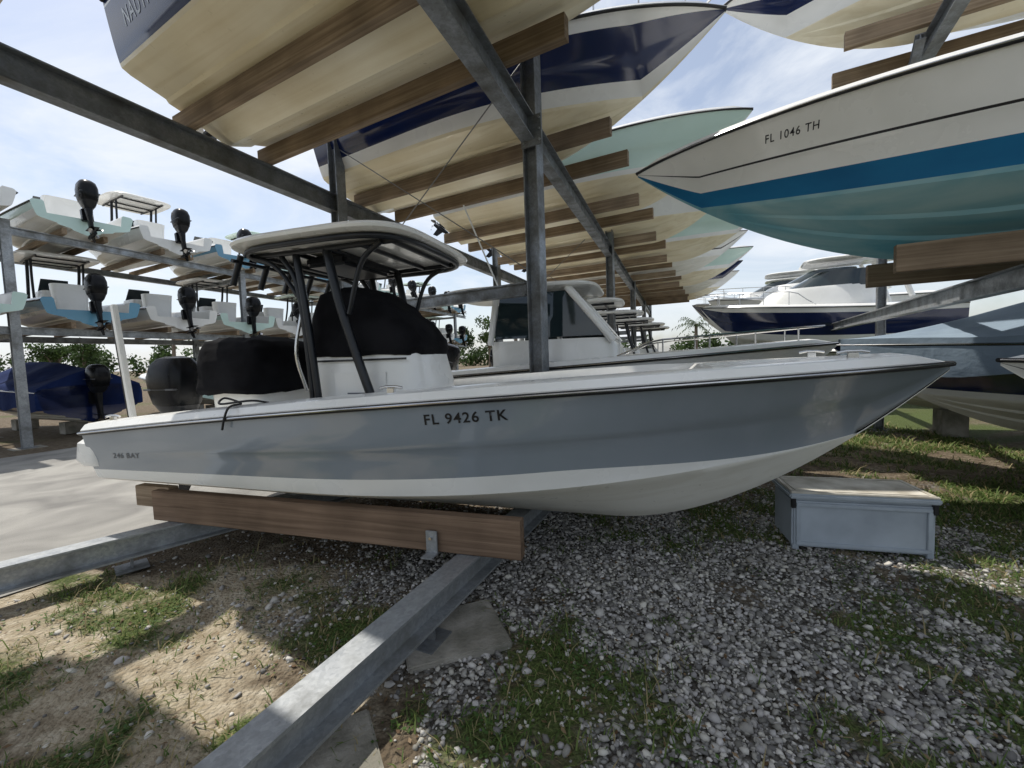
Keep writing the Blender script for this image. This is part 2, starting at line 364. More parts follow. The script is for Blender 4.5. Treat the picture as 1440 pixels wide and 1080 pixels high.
def ttop(parent,cx,hx,hy,z,floor,canvas='gelwhite',pipe='blackpipe',r=.03,simple=False):
    canopy(parent,cx,hx,hy,z,canvas)
    zz=z-.04
    for sg in (-1,1):
        tube('top_frame',[(cx-hx*.8,sg*hy*.62,zz),(cx,sg*hy*.64,zz-.01),(cx+hx*.8,sg*hy*.6,zz)],r*.8,M[pipe],parent)
        y=sg*hy*.62
        tube('front_leg',[(cx+.05,y,zz),(cx+.2,y*.98,z-.7),(cx+.58,y*.9,floor)],r*1.25,M[pipe],parent,smooth=True)
        tube('rear_leg',[(cx-.28,y,zz),(cx-.2,y*.98,z-.7),(cx-.12,y*.92,floor)],r,M[pipe],parent,smooth=True)
        if not simple:
            tube('rear_leg_inner',[(cx-.45,y,zz),(cx-.27,y*.98,z-.45),(cx-.2,y*.92,floor)],r*.8,M[pipe],parent,smooth=True)
            tube('corner_brace',[(cx+.62,y*1.05,zz-.01),(cx+.40,y,z-.2),(cx+.24,y*.98,z-.62)],r*.7,M[pipe],parent,smooth=True)
            tube('corner_brace_rear',[(cx-.75,y*1.05,zz),(cx-.5,y,z-.16),(cx-.24,y*.98,z-.5)],r*.7,M[pipe],parent,smooth=True)
    for xx in ((-.75,-.35,.05,.42,.75) if not simple else (-.6,.1,.6)):
        tube('cross_bar',[(cx+hx*xx,-hy*.62,zz),(cx+hx*xx,hy*.62,zz)],r*.75,M[pipe],parent)
def hoop(parent,cx,hx,hy,z,r,m):
    pts=[]
    for k in range(41):
        a=2*math.pi*k/40; c,s_=math.cos(a),math.sin(a)
        pts.append((cx+hx*math.copysign(abs(c)**.5,c),hy*math.copysign(abs(s_)**.5,s_),z))
    tube('perimeter_pipe',pts,r,m,parent)
def console(parent,x0,x1,hy,z0,z1):
    c=(x0+x1)/2; h=(x1-x0)/2
    loft('console',[(z0,c,0,h,hy,6),(z0+(z1-z0)*.6,c-.03,0,h*.98,hy,6),(z1,c-.08,0,h*.86,hy*.95,5)],M['gelwhite'],parent)
    mk('windshield',[(c+h*.55,-hy*.8,z1-.02),(c+h*.55,hy*.8,z1-.02),(c+h*.1,hy*.7,z1+.38),(c+h*.1,-hy*.7,z1+.38),(c+h*.50,-hy*.8,z1-.02),(c+h*.50,hy*.8,z1-.02),(c+h*.05,hy*.7,z1+.38),(c+h*.05,-hy*.7,z1+.38)],[(0,1,2,3),(7,6,5,4),(3,2,6,7),(1,5,6,2),(0,3,7,4)],M['glass'],parent)
    loft('helm_seat',[(z0,x0-.6,0,.18,hy*.8,5),(z1-.1,x0-.6,0,.2,hy*.9,5),(z1+.1,x0-.62,0,.22,hy*.95,4)],M['gelwhite'],parent)
def railing(parent,H,q0,q1,h,sides=(-1,1)):
    for sg in sides:
        pts=[]
        for i in range(15):
            q=q0+(q1-q0)*i/14; b,c,zk,zc,zs=H.sec(q); pts.append((q*H.L,sg*max(.02,b-.1),zs+H.caph+h*sstep(min(1,(i+.3)/3))))
        tube('bow_rail',pts,.013,M['steel'],parent,n=6)
        for i in (3,6,9,12):
            p=pts[i]; tube('rail_stanchion',[(p[0],p[1],p[2]-h-.02),p],.011,M['steel'],parent,n=6)
def stands(loc_list,parent):
    for p in loc_list:
        box('support_block',(.35,.5,p[2]),(p[0],p[1],-p[2]/2),M['conc'],parent)
# ================================================================== directions
U=Vector((.873,-.487,0)); aU=math.atan2(-.487,.873)
Vn=Vector((.487,.873,0))
A=Vector((.955,-.296,0)).normalized(); aA=math.atan2(A.y,A.x); An=Vector((-A.y,A.x,0))
# ================================================================== MAIN BOAT
mb=empty('center_console_boat',(-3.73,5.03,.35),aA)
H0=Hull(7.07,2.32,(.82,1.135,1.245),zc0=.38,cb=.88,bands=[(.20,'gelwhite'),(1.0,'gelgray')],bottom='bottom',caph=.09,floor=.55,qc=.925,kk=.68,taper=(.62,.90),strake=.011)
H0.build(mb,ns=90)
H0.text(mb,'FL 9426 TK',3.62/7.07,.075,.79,M['letter'],side=-1,width=.58,bold=.016)
H0.text(mb,'246 BAY',.35/7.07,.05,.45,M['motorgray'],side=-1,width=.36,italic=.3,name='model_lettering')
loft('swim_platform',[(.50,-.02,-.78,.14,.28,5),(.56,-.04,-.78,.17,.31,5),(.72,-.03,-.78,.16,.30,5),(.76,-.02,-.78,.12,.26,5)],M['gelwhite'],mb)
loft('swim_platform_far',[(.50,-.02,.78,.14,.28,5),(.56,-.04,.78,.17,.31,5),(.72,-.03,.78,.16,.30,5),(.76,-.02,.78,.12,.26,5)],M['gelwhite'],mb)
outboard(mb,(-.02,0,.72),tilt=0.0,sc_=.98)
loft('console',[(.55,2.62,0,.62,.42,6),(1.2,2.60,0,.60,.42,6),(1.56,2.55,0,.57,.40,5)],M['gelwhite'],mb)
box('console_front_seat',(.42,.7,.45),(3.42,0,.80),M['gelwhite'],mb,bev=.05)
o=loft('console_cover',[(1.45,2.55,0,.605,.435,4.5),(1.50,2.55,0,.63,.46,4.5),(1.60,2.56,0,.62,.45,4),(1.72,2.52,0,.57,.43,3.6),(1.84,2.45,0,.50,.41,3.6),(1.95,2.40,0,.43,.38,3.4),(2.05,2.35,0,.35,.35,3.0),(2.10,2.32,0,.25,.27,2.6),(2.125,2.30,0,.10,.14,2.5)],M['cover'],mb,n=56)
wrinkle(o,.020,3.1)
loft('leaning_post',[(.55,1.12,0,.34,.42,6),(1.25,1.12,0,.38,.46,6)],M['gelwhite'],mb)
o=loft('leaning_post_cover',[(1.12,1.10,0,.46,.55,5),(1.17,1.10,0,.485,.575,5),(1.30,1.10,0,.47,.56,4.5),(1.45,1.08,0,.47,.56,4.2),(1.58,1.06,0,.44,.53,4),(1.66,1.02,0,.38,.47,3.5),(1.70,1.0,0,.27,.35,3),(1.72,1.0,0,.12,.16,3)],M['cover'],mb,n=56)
wrinkle(o,.022,8.4)
ttop(mb,2.38,.92,.90,2.44,.55,r=.032)
hoop(mb,2.38,.84,.80,2.40,.026,M['blackpipe'])
box('electronics_box',(.45,.75,.10),(2.25,0,2.35),M['blackpipe'],mb,bev=.03)
for k in range(5):
    y=-.6+.3*k
    tube('rod_holder',[(1.52,y,2.42),(1.40,y,2.16)],.028,M['blackpipe'],mb)
tube('rod_holder_bar',[(1.50,-.68,2.36),(1.50,.68,2.36)],.018,M['blackpipe'],mb)
for sg in(-1,1): tube('grab_rail',[(1.98,sg*.40,1.15),(1.94,sg*.46,1.5),(2.0,sg*.42,1.9)],.016,M['steel'],mb,smooth=True)
box('console_side_panel',(.55,.012,.42),(2.60,-.426,1.10),M['gelwhite'],mb,bev=.005)
for k in range(4): box('vent_slat',(.26,.008,.012),(2.60,-.436,1.0+.04*k),M['motorgray'],mb,bev=0)
box('console_stripe',(.98,.006,.018),(2.60,-.432,1.42),M['stripe'],mb,bev=0)
sp=empty('anchor_pole'); sp.parent=mb; sp.location=(-.16,-.55,.55); sp.rotation_euler=(R(1),R(-5),0)
box('pole_arm',(.055,.05,1.55),(0,0,.78),M['gelwhite'],sp)
box('pole_arm_inner',(.03,.03,1.3),(-.05,0,.75),M['blackpipe'],sp)
box('pole_bracket',(.10,.12,.25),(.05,0,.1),M['blackpipe'],sp)
tube('antenna_post',[(.35,.35,.9),(.35,.35,1.75)],.03,M['blackpipe'],mb)
for q,sg in ((.04,-1),(.47,-1),(.90,-1),(.90,1)):
    b,c,zk,zc,zs=H0.sec(q)
    tube('cleat',[(q*7.07-.09,sg*(b-.11),zs+.125),(q*7.07-.04,sg*(b-.11),zs+.135),(q*7.07+.04,sg*(b-.11),zs+.135),(q*7.07+.09,sg*(b-.11),zs+.125)],.011,M['steel'],mb)
    box('cleat_base',(.06,.03,.04),(q*7.07,sg*(b-.11),zs+.105),M['steel'],mb,bev=.004)
b,c,zk,zc,zs=H0.sec(.27)
tube('dock_line',[(1.9,-b+.12,zs+.11),(1.93,-b-.01,zs+.10),(1.90,-b-.035,zs+.02),(1.86,-b-.03,zs-.08)],.009,M['rubber'],mb,smooth=True)
tube('dock_line_loop',[(1.9,-b+.12,zs+.12),(1.75,-b+.10,zs+.16),(1.8,-b+.02,zs+.12),(2.05,-b+.08,zs+.14),(2.1,-b+.2,zs+.11)],.009,M['rubber'],mb,smooth=True)
# ================================================================== RACKS
rk=empty('boat_storage_rack')
def beam(name,p0,p1,w,h,parent,m='galv'): return profile_beam(name,p0,p1,Ibeam(w,h),M[m],parent)
def post(x,y,z0,z1,parent,w=.18,m='galvd',rot=aU):
    o=profile_beam('post',(x,y,z0),(x,y,z1),Ibeam(w,w,.016,.012),M[m],parent,upv=(math.cos(rot),math.sin(rot),0))
    box('base_plate',(w+.12,w+.12,.02),(x,y,z0+.01),M['galvd'],parent,rot=(0,0,rot),bev=.003)
    box('footing',(w+.4,w+.4,.1),(x,y,z0-.045),M['conc'],parent,rot=(0,0,rot))
    return o
def fx(y): return -.34+.384*(y-3.48)
def bx(y): return -4.22+.40*(y-3.77)
ZT=4.51
beam('front_beam',(fx(-2.5),-2.5,ZT-.14),(fx(30),30,ZT-.14),.16,.28,rk,'galvd')
beam('rear_beam',(bx(-1.5),-1.5,ZT-.14),(bx(30),30,ZT-.14),.16,.28,rk,'galvd')
for k,y in enumerate((5.2,11.2,17.2,23.2,29)):
    y2=y+2.0
    post(fx(y)+.02,y,0,6.2,rk)
    post(bx(y2)+.10,y2,0,6.0 if k else 5.6,rk)
    p=Vector((fx(y)-.1,y+.06,2.57)); q=Vector((bx(y2)+.2,y2-.06,2.57))
    beam('tie_beam',q,p,.10,.16,rk,'galvd')
    tube('cross_cable',[(bx(y2)+.18,y2-.05,5.2),(fx(y)-.08,y+.05,2.8)],.008,M['cable'],rk,n=6)
    tube('cross_cable',[(bx(y2)+.18,y2-.05,2.8),(fx(y)-.08,y+.05,5.2)],.008,M['cable'],rk,n=6)
box('gusset_plate',(.26,.02,.34),(fx(5.2)-.0,5.08,ZT-.18),M['galvd'],rk,rot=(0,0,aU),bev=.003)
for dx_ in (-.09,.09):
    for dz in (-.12,0,.12):
        tube('bolt',[(fx(5.2)+dx_,5.08-.012-dx_*.55,ZT-.18+dz),(fx(5.2)+dx_-.01,5.05-dx_*.55,ZT-.18+dz)],.014,M['galv'],rk,n=6)
def bunk(p0,p1,parent,w=.10,h=.21,m='woodbg'):
    return profile_beam('timber_bunk',p0,p1,Rect(w,h,.006),M[m],parent)
starts=[Vector((-3.5+1.2*i,5.64+2.57*i,0)) for i in range(-1,9)]
for i,s_ in enumerate(starts):
    for d in (-.5,.5):
        s2=s_+Vn*d-U*.15; e2=s2+U*(4.62+random.uniform(-.08,.08))
        z=ZT+.003+.105
        bunk((s2.x,s2.y,z),(e2.x,e2.y,z),rk)
gb=empty('ground_boat_cradle')
def gbeam(p0,p1,legs):
    beam('cradle_beam',p0,p1,.17,.20,gb,'galv')
    d=(Vector(p1)-Vector(p0)); ang=math.atan2(d.y,d.x)
    for t in legs:
        p=Vector(p0)+d*t
        box('leg_plate',(.12,.014,.14),(p.x,p.y,.075),M['galvd'],gb,rot=(0,0,ang+math.pi/2),bev=.002)
        box('leg_foot',(.22,.22,.016),(p.x,p.y,.032),M['galvd'],gb,rot=(0,0,ang),bev=.002)
GZ=.33
gbeam((-1.34,.9,GZ-.10),(1.9,7.85,GZ-.10),(.235,.55,.9))
gbeam((-4.75,2.2,GZ-.10),(-.2,7.0,GZ-.10),(.30,.8))
box('concrete_pad',(.62,.5,.06),(-.43,2.62,.0),M['conc'],gb,rot=(0,0,.35),bev=.01)
box('concrete_pad',(.7,.55,.06),(-.95,1.62,.0),M['conc'],gb,rot=(0,0,.5),bev=.01)
c0=Vector((-3.73,5.03,0))
for d in (-.90,.90):
    s2=c0+A*.62+An*d; e2=c0+A*4.22+An*d
    profile_beam('timber_bunk',(s2.x,s2.y,GZ+.004+.14),(e2.x,e2.y,GZ+.004+.14),Rect(.095,.28,.006),M['wood'],gb)
s2=c0+A*.30+An*(-.84); e2=c0+A*.75+An*(-.84)
profile_beam('timber_block',(s2.x,s2.y,GZ+.20),(e2.x,e2.y,GZ+.20),Rect(.09,.20,.006),M['woodbg'],gb)
pb=c0+A*3.55+An*(-.975)
box('bunk_bracket',(.09,.014,.17),(pb.x,pb.y,GZ+.087),M['galv'],gb,rot=(0,0,aA),bev=.003)
box('bunk_bracket_foot',(.09,.10,.012),(pb.x-.01,pb.y-.05,GZ+.008),M['galv'],gb,rot=(0,0,aA),bev=.003)
tube('bracket_bolt',[(pb.x-.01,pb.y-.02,GZ+.12),(pb.x,pb.y+.02,GZ+.12)],.012,M['steel'],gb)
# ================================================================== RACK 1 UPPER BOATS
def rackboat(name,loc,ang,L,B,zs,bands,bottom,kind='open',motor=True,tilt=0.0,top=False,base=None,cap='gelwhite',msc=.95,**kw):
    e=empty(name,loc,ang)
    h=Hull(L,B,zs,bands=bands,bottom=bottom,cap=cap,**kw); h.build(e,ns=48)
    if motor: outboard(e,(-.02,0,zs[0]-.08),tilt=tilt,sc_=msc)
    if kind=='open':
        console(e,L*.38,L*.38+1.0,.4,.5,zs[1]+.35)
    if top: ttop(e,L*.38+.4,.95,.85,zs[1]+1.25,.5,simple=True,canvas=top if isinstance(top,str) else 'gelwhite')
    return e,h
KB=ZT+.21-.17+.02
styles=[
 ('motorboat',7.8,2.15,(.90,1.0,1.2),[(.12,'cream'),(1,'gelwhite')],'cream'),
 ('motorboat',8.0,2.40,(1.0,1.2,1.4),[(.06,'cream'),(.90,'navy'),(.93,'gelwhite'),(1,'navy')],'cream'),
 ('motorboat',6.15,2.5,(1.0,1.10,1.27),[(.05,'cream'),(.28,'gelwhite'),(.86,'navy'),(1,'gelwhite')],'cream'),
 ('motorboat',6.3,2.4,(.95,1.1,1.35),[(.12,'gelwhite'),(1,'seafoam')],'cream'),
 ('motorboat',6.4,2.4,(.95,1.1,1.3),[(1,'gelwhite')],'cream'),
 ('motorboat',7.2,2.4,(.95,1.1,1.35),[(.15,'gelwhite'),(1,'seafoam')],'cream'),
 ('motorboat',6.8,2.4,(.95,1.1,1.3),[(.3,'gelwhite'),(.36,'stripe'),(1,'gelwhite')],'bottom'),
 ('motorboat',7.2,2.4,(.95,1.1,1.3),[(.2,'gelwhite'),(1,'seafoam')],'cream'),
 ('motorboat',7.0,2.4,(.95,1.1,1.3),[(1,'navy')],'bottom'),
 ('motorboat',7.0,2.4,(.95,1.1,1.3),[(1,'gelwhite')],'cream'),
]
for i,(s_,st) in enumerate(zip(starts,styles)):
    off={0:-.70,2:-.40}.get(i,-.05)
    p=s_+U*off
    kw=dict(cb=.78,zc0=.33,qc=.84,kk=.58) if i==2 else {}
    e,h=rackboat(st[0],(p.x,p.y,KB),aU,st[1],st[2],st[3],st[4],st[5],kind='open' if i>0 else 'none',top=(i>=3 and i%2==1),tilt=0 if i<3 else R(35),**kw)
    if i==1:
        h.text(e,'NAUTIC 227',.35/8,.16,.40,M['letterw'],side=-1,width=1.0,name='boat_lettering')
    if i==2: railing(e,h,.62,.985,.16)
# ================================================================== GROUND BOATS behind
pn=empty('pilothouse_boat',(-2.58,7.62,.42),aA)
Hn=Hull(7.1,2.4,(.95,1.2,1.36),bands=[(1,'gelwhite')]); Hn.build(pn,ns=50)
outboard(pn,(-.02,0,.85))
loft('cabin_base',[(.5,3.55,0,.95,.85,6),(1.45,3.5,0,.92,.82,6),(1.55,3.45,0,.88,.80,6)],M['gelwhite'],pn)
def quadpanel(name,pts,m,parent,th=.012,nrm=(0,-1,0)):
    n=Vector(nrm)*th; V=[Vector(p)+n for p in pts]+[Vector(p)-n for p in pts]; k=len(pts)
    F=[tuple(range(k)),tuple(range(k,2*k))[::-1]]+[(i,(i+1)%k,k+(i+1)%k,k+i) for i in range(k)]
    return mk(name,V,F,m,parent)
for sg in (-1,1):
    y=sg*.80; y2=sg*.74
    tube('window_pillar',[(2.65,y,1.5),(2.75,y2,2.25)],.045,M['gelwhite'],pn)
    tube('window_pillar',[(3.35,y,1.5),(3.30,y2,2.25)],.04,M['gelwhite'],pn)
    tube('window_pillar',[(4.35,y*.95,1.5),(3.75,y2,2.25)],.055,M['gelwhite'],pn)
    quadpanel('side_window',[(2.72,y*.99,1.58),(3.30,y*.99,1.58),(3.26,y2*.99,2.2),(2.8,y2*.99,2.2)],M['glass'],pn)
    quadpanel('side_window',[(3.40,y*.99,1.58),(4.22,y*.96,1.58),(3.74,y2*.99,2.2),(3.35,y2*.99,2.2)],M['glass'],pn)
quadpanel('front_window',[(4.36,-.68,1.55),(4.36,.68,1.55),(3.78,.66,2.22),(3.78,-.66,2.22)],M['glass'],pn,nrm=(.7,0,.7))
canopy(pn,3.0,1.15,.92,2.26)
box('porthole_band',(.35,.01,.10),(3.5,-.855,1.2),M['glass'],pn,bev=.003)
tube('roof_antenna',[(2.7,-.5,2.35),(2.2,-.5,3.6)],.012,M['gelwhite'],pn)
railing(pn,Hn,.62,.98,.16)
stands([(1.2,0,.40),(4.2,0,.40)],pn)
for k in range(2,7):
    p=c0+Vector((1.17,2.58,0))*k
    bands=[[(1,'gelwhite')],[(.2,'gelwhite'),(1,'seafoam')],[(.2,'gelwhite'),(1,'navy')]][k%3]
    e,h=rackboat('center_console_boat',(p.x,p.y,.42),aA+random.uniform(-.02,.02),6.9+.4*random.random(),2.35,(.9,1.12,1.3),bands,'bottom',top=True,tilt=R(20))
    stands([(1.2,0,.40),(4.2,0,.40)],e)
# ================================================================== RIGHT RACK
rr=empty('boat_storage_rack')
aR=math.atan2(.487,-.873)
def rx(y): return 4.45+.56*(y-3.6)
ZR=2.40
beam('front_beam',(rx(-1),-1,ZR-.10),(rx(26),26,ZR-.10),.13,.20,rr)
beam('rear_beam',(rx(-3)+4.2,-3,ZR-.10),(rx(24)+4.2,24,ZR-.10),.13,.20,rr)
ZR2=5.72
beam('upper_front_beam',(rx(1.5)-.1,1.5,ZR2-.12),(rx(9)-.1,9,ZR2-.12),.15,.24,rr,'galvd')
for y in (1.8,8.6,15.0,21.0):
    post(rx(y)+.18,y,0,5.5 if y<9 else 2.3,rr,w=.14)
for d in (-.55,.55):
    cR=Vector((1.73,5.7,0))
    s2=cR+U*2.45-Vn*d; e2=s2+U*6.5
    bunk((s2.x,s2.y,ZR+.13),(e2.x,e2.y,ZR+.13),rr,w=.10,h=.25)
e,h=rackboat('motorboat',(1.73+.873*7.6,5.7-.487*7.6,2.53),aR,7.6,2.7,(1.15,1.32,1.53),[(.05,'teal'),(.31,'blue'),(.55,'gelwhite'),(.575,'stripe'),(1,'gelwhite')],'teal',kind='open',cap='gelwhite',cb=.84,zc0=.42,qc=.90,kk=.58)
h.text(e,'FL 1046 TH',.815,.06,.74,M['letter'],side=1,width=.42)
s0=Vector((4.1,6.9,0)); 
for d in (-.5,.5):
    s2=s0+U*.9-Vn*d; e2=s2+U*5
    bunk((s2.x,s2.y,ZR2+.11),(e2.x,e2.y,ZR2+.11),rr,w=.10)
e,h=rackboat('motorboat',(s0.x+U.x*6.6,s0.y+U.y*6.6,ZR2+.08),aR,7.2,2.4,(1,1.15,1.4),[(.35,'gelwhite'),(.62,'navy'),(1,'gelwhite')],'cream')
beam('diagonal_strut',(rx(7.4)-.1,7.4,4.6),(rx(5.6)-.3,5.6,5.58),.10,.10,rr,'galvd')
cb_=empty('covered_boat',(4.6+.873*7.0,6.1-.487*7.0,.55),aR)
Hc=Hull(7.0,2.45,(1.0,1.1,1.2),bands=[(.12,'gelwhite'),(1,'navy')],open_=False,bottom='bottom'); Hc.build(cb_,ns=40)
def cover(parent,Hh,peak,m,q1=.99,q0=0.0,drop=.12,name='canvas_cover'):
    V=[];F=[];n=60;k=26
    for i in range(n+1):
        q=q0+(q1-q0)*i/n; b,c,zk,zc,zs=Hh.sec(q)
        env=sstep((1-q)/.5)*(.75+.25*sstep(q/.3))
        fold=.5+.5*math.cos(q*Hh.L*2*math.pi/1.7)
        for j in range(k+1):
            t=-1+2*j/k
            at=abs(t)
            wr=.018*noise.noise(Vector((q*9,t*7,3)))*min(1,env*3+.3)
            if at>.88:
                sk=(at-.88)/.12
                yy=math.copysign(b+.035+.012*math.sin(q*60)*sk,t); z=zs+.09-(.09+drop*(1+.12*math.sin(q*31)))*sk
            else:
                tt=at/.88; yy=math.copysign((b+.035)*tt,t)
                z=zs+.09+peak*env*(1-tt**1.25)-.13*env*(1-fold)*math.sin(math.pi*tt)+wr
            V.append((q*Hh.L,yy,z))
    for i in range(n):
        for j in range(k): a=i*(k+1)+j; F.append((a,a+1,a+k+2,a+k+1))
    F.append(tuple(range(k+1)))
    mk(name,V,F,m,parent,smooth=60)
cover(cb_,Hc,.78,M['graycover'],drop=.34)
stands([(1.2,0,.53),(4.2,0,.53)],cb_)
e,h=rackboat('motorboat',(4.02+.873*6.6,3.5-.487*6.6,.50),aR,6.6,2.3,(.9,1.0,1.08),[(.45,'gelwhite'),(.5,'stripe'),(1,'gelwhite')],'bottom')
stands([(1.2,0,.48),(4.6,0,.48)],e)
e,h=rackboat('motorboat',(6.0+.873*7,9.0-.487*7,.50),aR,7,2.4,(.9,1.05,1.15),[(1,'gelwhite')],'bottom')
stands([(1.2,0,.48),(4.6,0,.48)],e)
def cruiser(loc,L,colr):
    e=empty('cabin_cruiser',loc,aR)
    h=Hull(L,3.0,(1.4,1.6,1.9),zc0=.5,bands=[(.2,'gelwhite'),(.85,colr),(1,'gelwhite')],open_=False); h.build(e,ns=40)
    loft('cabin',[(1.6,L*.5,0,L*.26,1.15,3.5),(2.1,L*.47,0,L*.22,1.05,3.5),(2.2,L*.46,0,L*.2,1.0,3.5)],M['gelwhite'],e)
    loft('windshield',[(2.15,L*.44,0,L*.19,1.0,3.5),(2.65,L*.38,0,L*.11,.85,3.5)],M['glass'],e)
    for sg in (-1,1): tube('radar_arch',[(L*.16,sg*1.1,1.7),(L*.22,sg*1.0,2.9),(L*.26,sg*.6,3.3)],.07,M['gelwhite'],e,smooth=True)
    box('radar_arch_top',(.5,1.3,.08),(L*.27,0,3.32),M['gelwhite'],e,bev=.03)
    canopy(e,L*.33,1.3,1.0,3.0)
    railing(e,h,.5,.98,.4)
    stands([(2,0,loc[2]),(L*.6,0,loc[2])],e)
    return e
cruiser((6.9+.873*6.5,15.5-.487*6.5,1.35),6.5,'navy')
cruiser((8.8+.873*7,19.0-.487*7,2.0),7.0,'gelwhite')
cruiser((10+.873*7,23.5-.487*7,2.3),7.0,'navy')
cruiser((12.5+.873*8,29-.487*8,2.8),8.0,'gelwhite')
# ================================================================== LEFT RACK
lr=empty('boat_storage_rack')
LD=Vector((.305,.952,0))
L0=Vector((-11.5,10.0,0))
for zt in (2.85,5.15):
    for back in (0,3.6):
        a_=L0-LD*6-U*back; b_=L0+LD*26-U*back
        beam('tier_beam',(a_.x,a_.y,zt-.09),(b_.x,b_.y,zt-.09),.14,.18,lr)
for k in range(-1,5):
    p=L0+LD*(6.0*k); q=p-U*3.6
    for w_ in (p,q): post(w_.x,w_.y,0,5.3,lr,w=.17,m='galv')
    for zt in (2.66,4.9): beam('tie_beam',(p.x,p.y,zt),(q.x,q.y,zt),.1,.14,lr)
lst=[[(.25,'gelwhite'),(1,'ltblue')],[(1,'gelwhite')],[(.5,'gelwhite'),(1,'seafoam')],[(1,'gelwhite')],[(.4,'gelwhite'),(1,'ltblue')],[(.5,'gelwhite'),(1,'seafoam')]]
for ti,zt in enumerate((2.85,5.15)):
    for j in range(-2,11):
        p=L0+LD*(1.40+2.25*j)
        for d in (-.42,.42):
            s2=p+LD*d+U*.35; e2=s2-U*4.4
            bunk((e2.x,e2.y,zt+.082),(s2.x,s2.y,zt+.082),lr,w=.09,h=.15)
        q=p+U*.45
        e,h=rackboat('motorboat',(q.x,q.y,zt+.05),aR+random.uniform(-.03,.03),random.uniform(5.6,6.2),2.0,(.60,.80,.98),lst[(j+2*ti)%6],'bottom',top=('seafoam' if (j+ti)%3==1 else 'gelwhite') if (j+ti)%4 in (0,2) else False,tilt=R(random.choice((0,8,25))),msc=.90,zc0=.30,floor=.4)
p=L0+LD*1.5-U*.5
cl=empty('covered_boat',(p.x,p.y,.35),aR+.1)
Hl=Hull(6.5,2.3,(.9,1.05,1.2),bands=[(1,'navy')],open_=False); Hl.build(cl,ns=36); cover(cl,Hl,.65,M['navycover'],drop=.45)
outboard(cl,(-.02,0,.75)); stands([(1.2,0,.33),(4.2,0,.33)],cl)
p=L0+LD*5.2+U*.2
e,h=rackboat('motorboat',(p.x,p.y,.4),aR,6.2,2.3,(.8,1,1.15),[(.5,'gelwhite'),(1,'seafoam')],'bottom'); stands([(1.2,0,.38),(4.2,0,.38)],e)
p=L0+LD*9+U*.2
e,h=rackboat('motorboat',(p.x,p.y,.4),aR,6.2,2.3,(.8,1,1.15),[(1,'gelwhite')],'bottom'); stands([(1.2,0,.38),(4.2,0,.38)],e)
# ================================================================== DOCK BOX
db=empty('dock_box',(2.87,3.455,0),math.atan2(-.27,.99))
box('body',(1.02,.46,.42),(0,.25,.235),M['boxp'],db,bev=.015)
for z in (.06,.40): box('front_rail',(.96,.018,.03),(0,.013,z),M['boxp'],db,bev=.004)
for x in (-.465,.465): box('front_stile',(.035,.018,.31),(x,.013,.23),M['boxp'],db,bev=.004)
for x in (-.5,.5):
    box('corner_trim',(.035,.03,.09),(x,.022,.41),M['stripe'],db,bev=.004)
    box('corner_foot',(.05,.05,.05),(x*.96,.05,.02),M['boxp'],db,bev=.004)
box('lid_rim',(1.07,.52,.045),(0,.25,.475),M['boxp'],db,bev=.012)
box('lid_panel',(.96,.41,.02),(0,.25,.502),M['boxlid'],db,bev=.006)
box('lid_lip_front',(1.05,.03,.02),(0,.012,.505),M['boxlid'],db,bev=.006)
box('lid_lip_back',(1.05,.03,.02),(0,.488,.505),M['boxlid'],db,bev=.006)
for x in (-.5,.5): box('lid_lip_side',(.04,.445,.02),(x,.25,.505),M['boxlid'],db,bev=.006)
# ================================================================== GROUND
def nz(x,y,s,o=0): return noise.noise(Vector((x*s+o,y*s-o,o*.37)))
def fbm(x,y,s,o=0): return noise.fractal(Vector((x*s+o,y*s-o,o*.37)),1.0,2.0,5)
def bump2(x,y,cx,cy,rx_,ry_): return math.exp(-(((x-cx)/rx_)**2+((y-cy)/ry_)**2))
def masks(x,y):
    u=x*.873-y*.487
    g=0.0
    g+=.66*sstep((y-2.9)/.5)*sstep((x-.5)/.6)*(1-.5*sstep((y-9)/3))
    g+=.72*sstep((x-1.55-.45*(y-2))/.6)*(1-sstep((y-4.6)/1))
    g+=.55*bump2(x,y,2.5,1.95,.7,.5)
    g-=.45*bump2(x,y,3.2,3.5,1.5,.42)+.3*bump2(x,y,1.7,3.7,.6,.3)
    g+=.75*bump2(x,y,.25,2.15,.55,.5)
    g+=.95*bump2(x,y,-.35,1.6,.75,.65)
    g+=.8*bump2(x,y,1.1,1.3,.5,.3)
    g+=.68*sstep((-.5-x)/.6)*(1-sstep((y-3.5)/.5))
    g+=.45*sstep((y-6)/2)
    g+=.95*sstep((y-9)/3)*sstep((u-0)/2)
    g=g*.85+1.0*fbm(x,y,1.7,3.1)+.35*nz(x,y,6,9)-.14
    g=max(0,min(1,g))
    gr=sstep((x+2.6)/2.2)*(1-sstep((y-4.2)/1.5))
    if x<-.5: gr*=sstep((y-1.9-(-.5-x)*.3)/.6)
    gr*=.55+.45*sstep((x+.2)/.8)
    gr=gr*(1+.9*fbm(x,y,1.1,7.7)+.35*nz(x,y,4.5,1))
    gr-=.5*bump2(x,y,3.0,3.5,1.6,.45)
    gr=max(0,min(1,gr))*(1-.6*sstep((g-.45)/.3))
    sa=sstep((-1.0-x)/.8)*(1-sstep((y-3.3)/.6))*.9+.9*bump2(x,y,3.3,3.7,1.25,.5)+.9*bump2(x,y,1.6,3.75,.6,.3)+.6*bump2(x,y,-.9,2.25,.3,.28)
    sa=max(0,min(1,sa+.5*fbm(x,y,1.4,1.3)))
    return g,gr,sa
def axis(lo,hi,st,far,gr=1.22):
    a=list(np.arange(lo,hi+1e-6,st)); d=st
    x=hi
    while x<far: d*=gr; x+=d; a.append(x)
    d=st; x=lo; pre=[]
    while x>-far: d*=gr; x-=d; pre.append(x)
    return pre[::-1]+a
xs=axis(-5.4,6.0,.05,900); ys=axis(.7,6.8,.05,900)
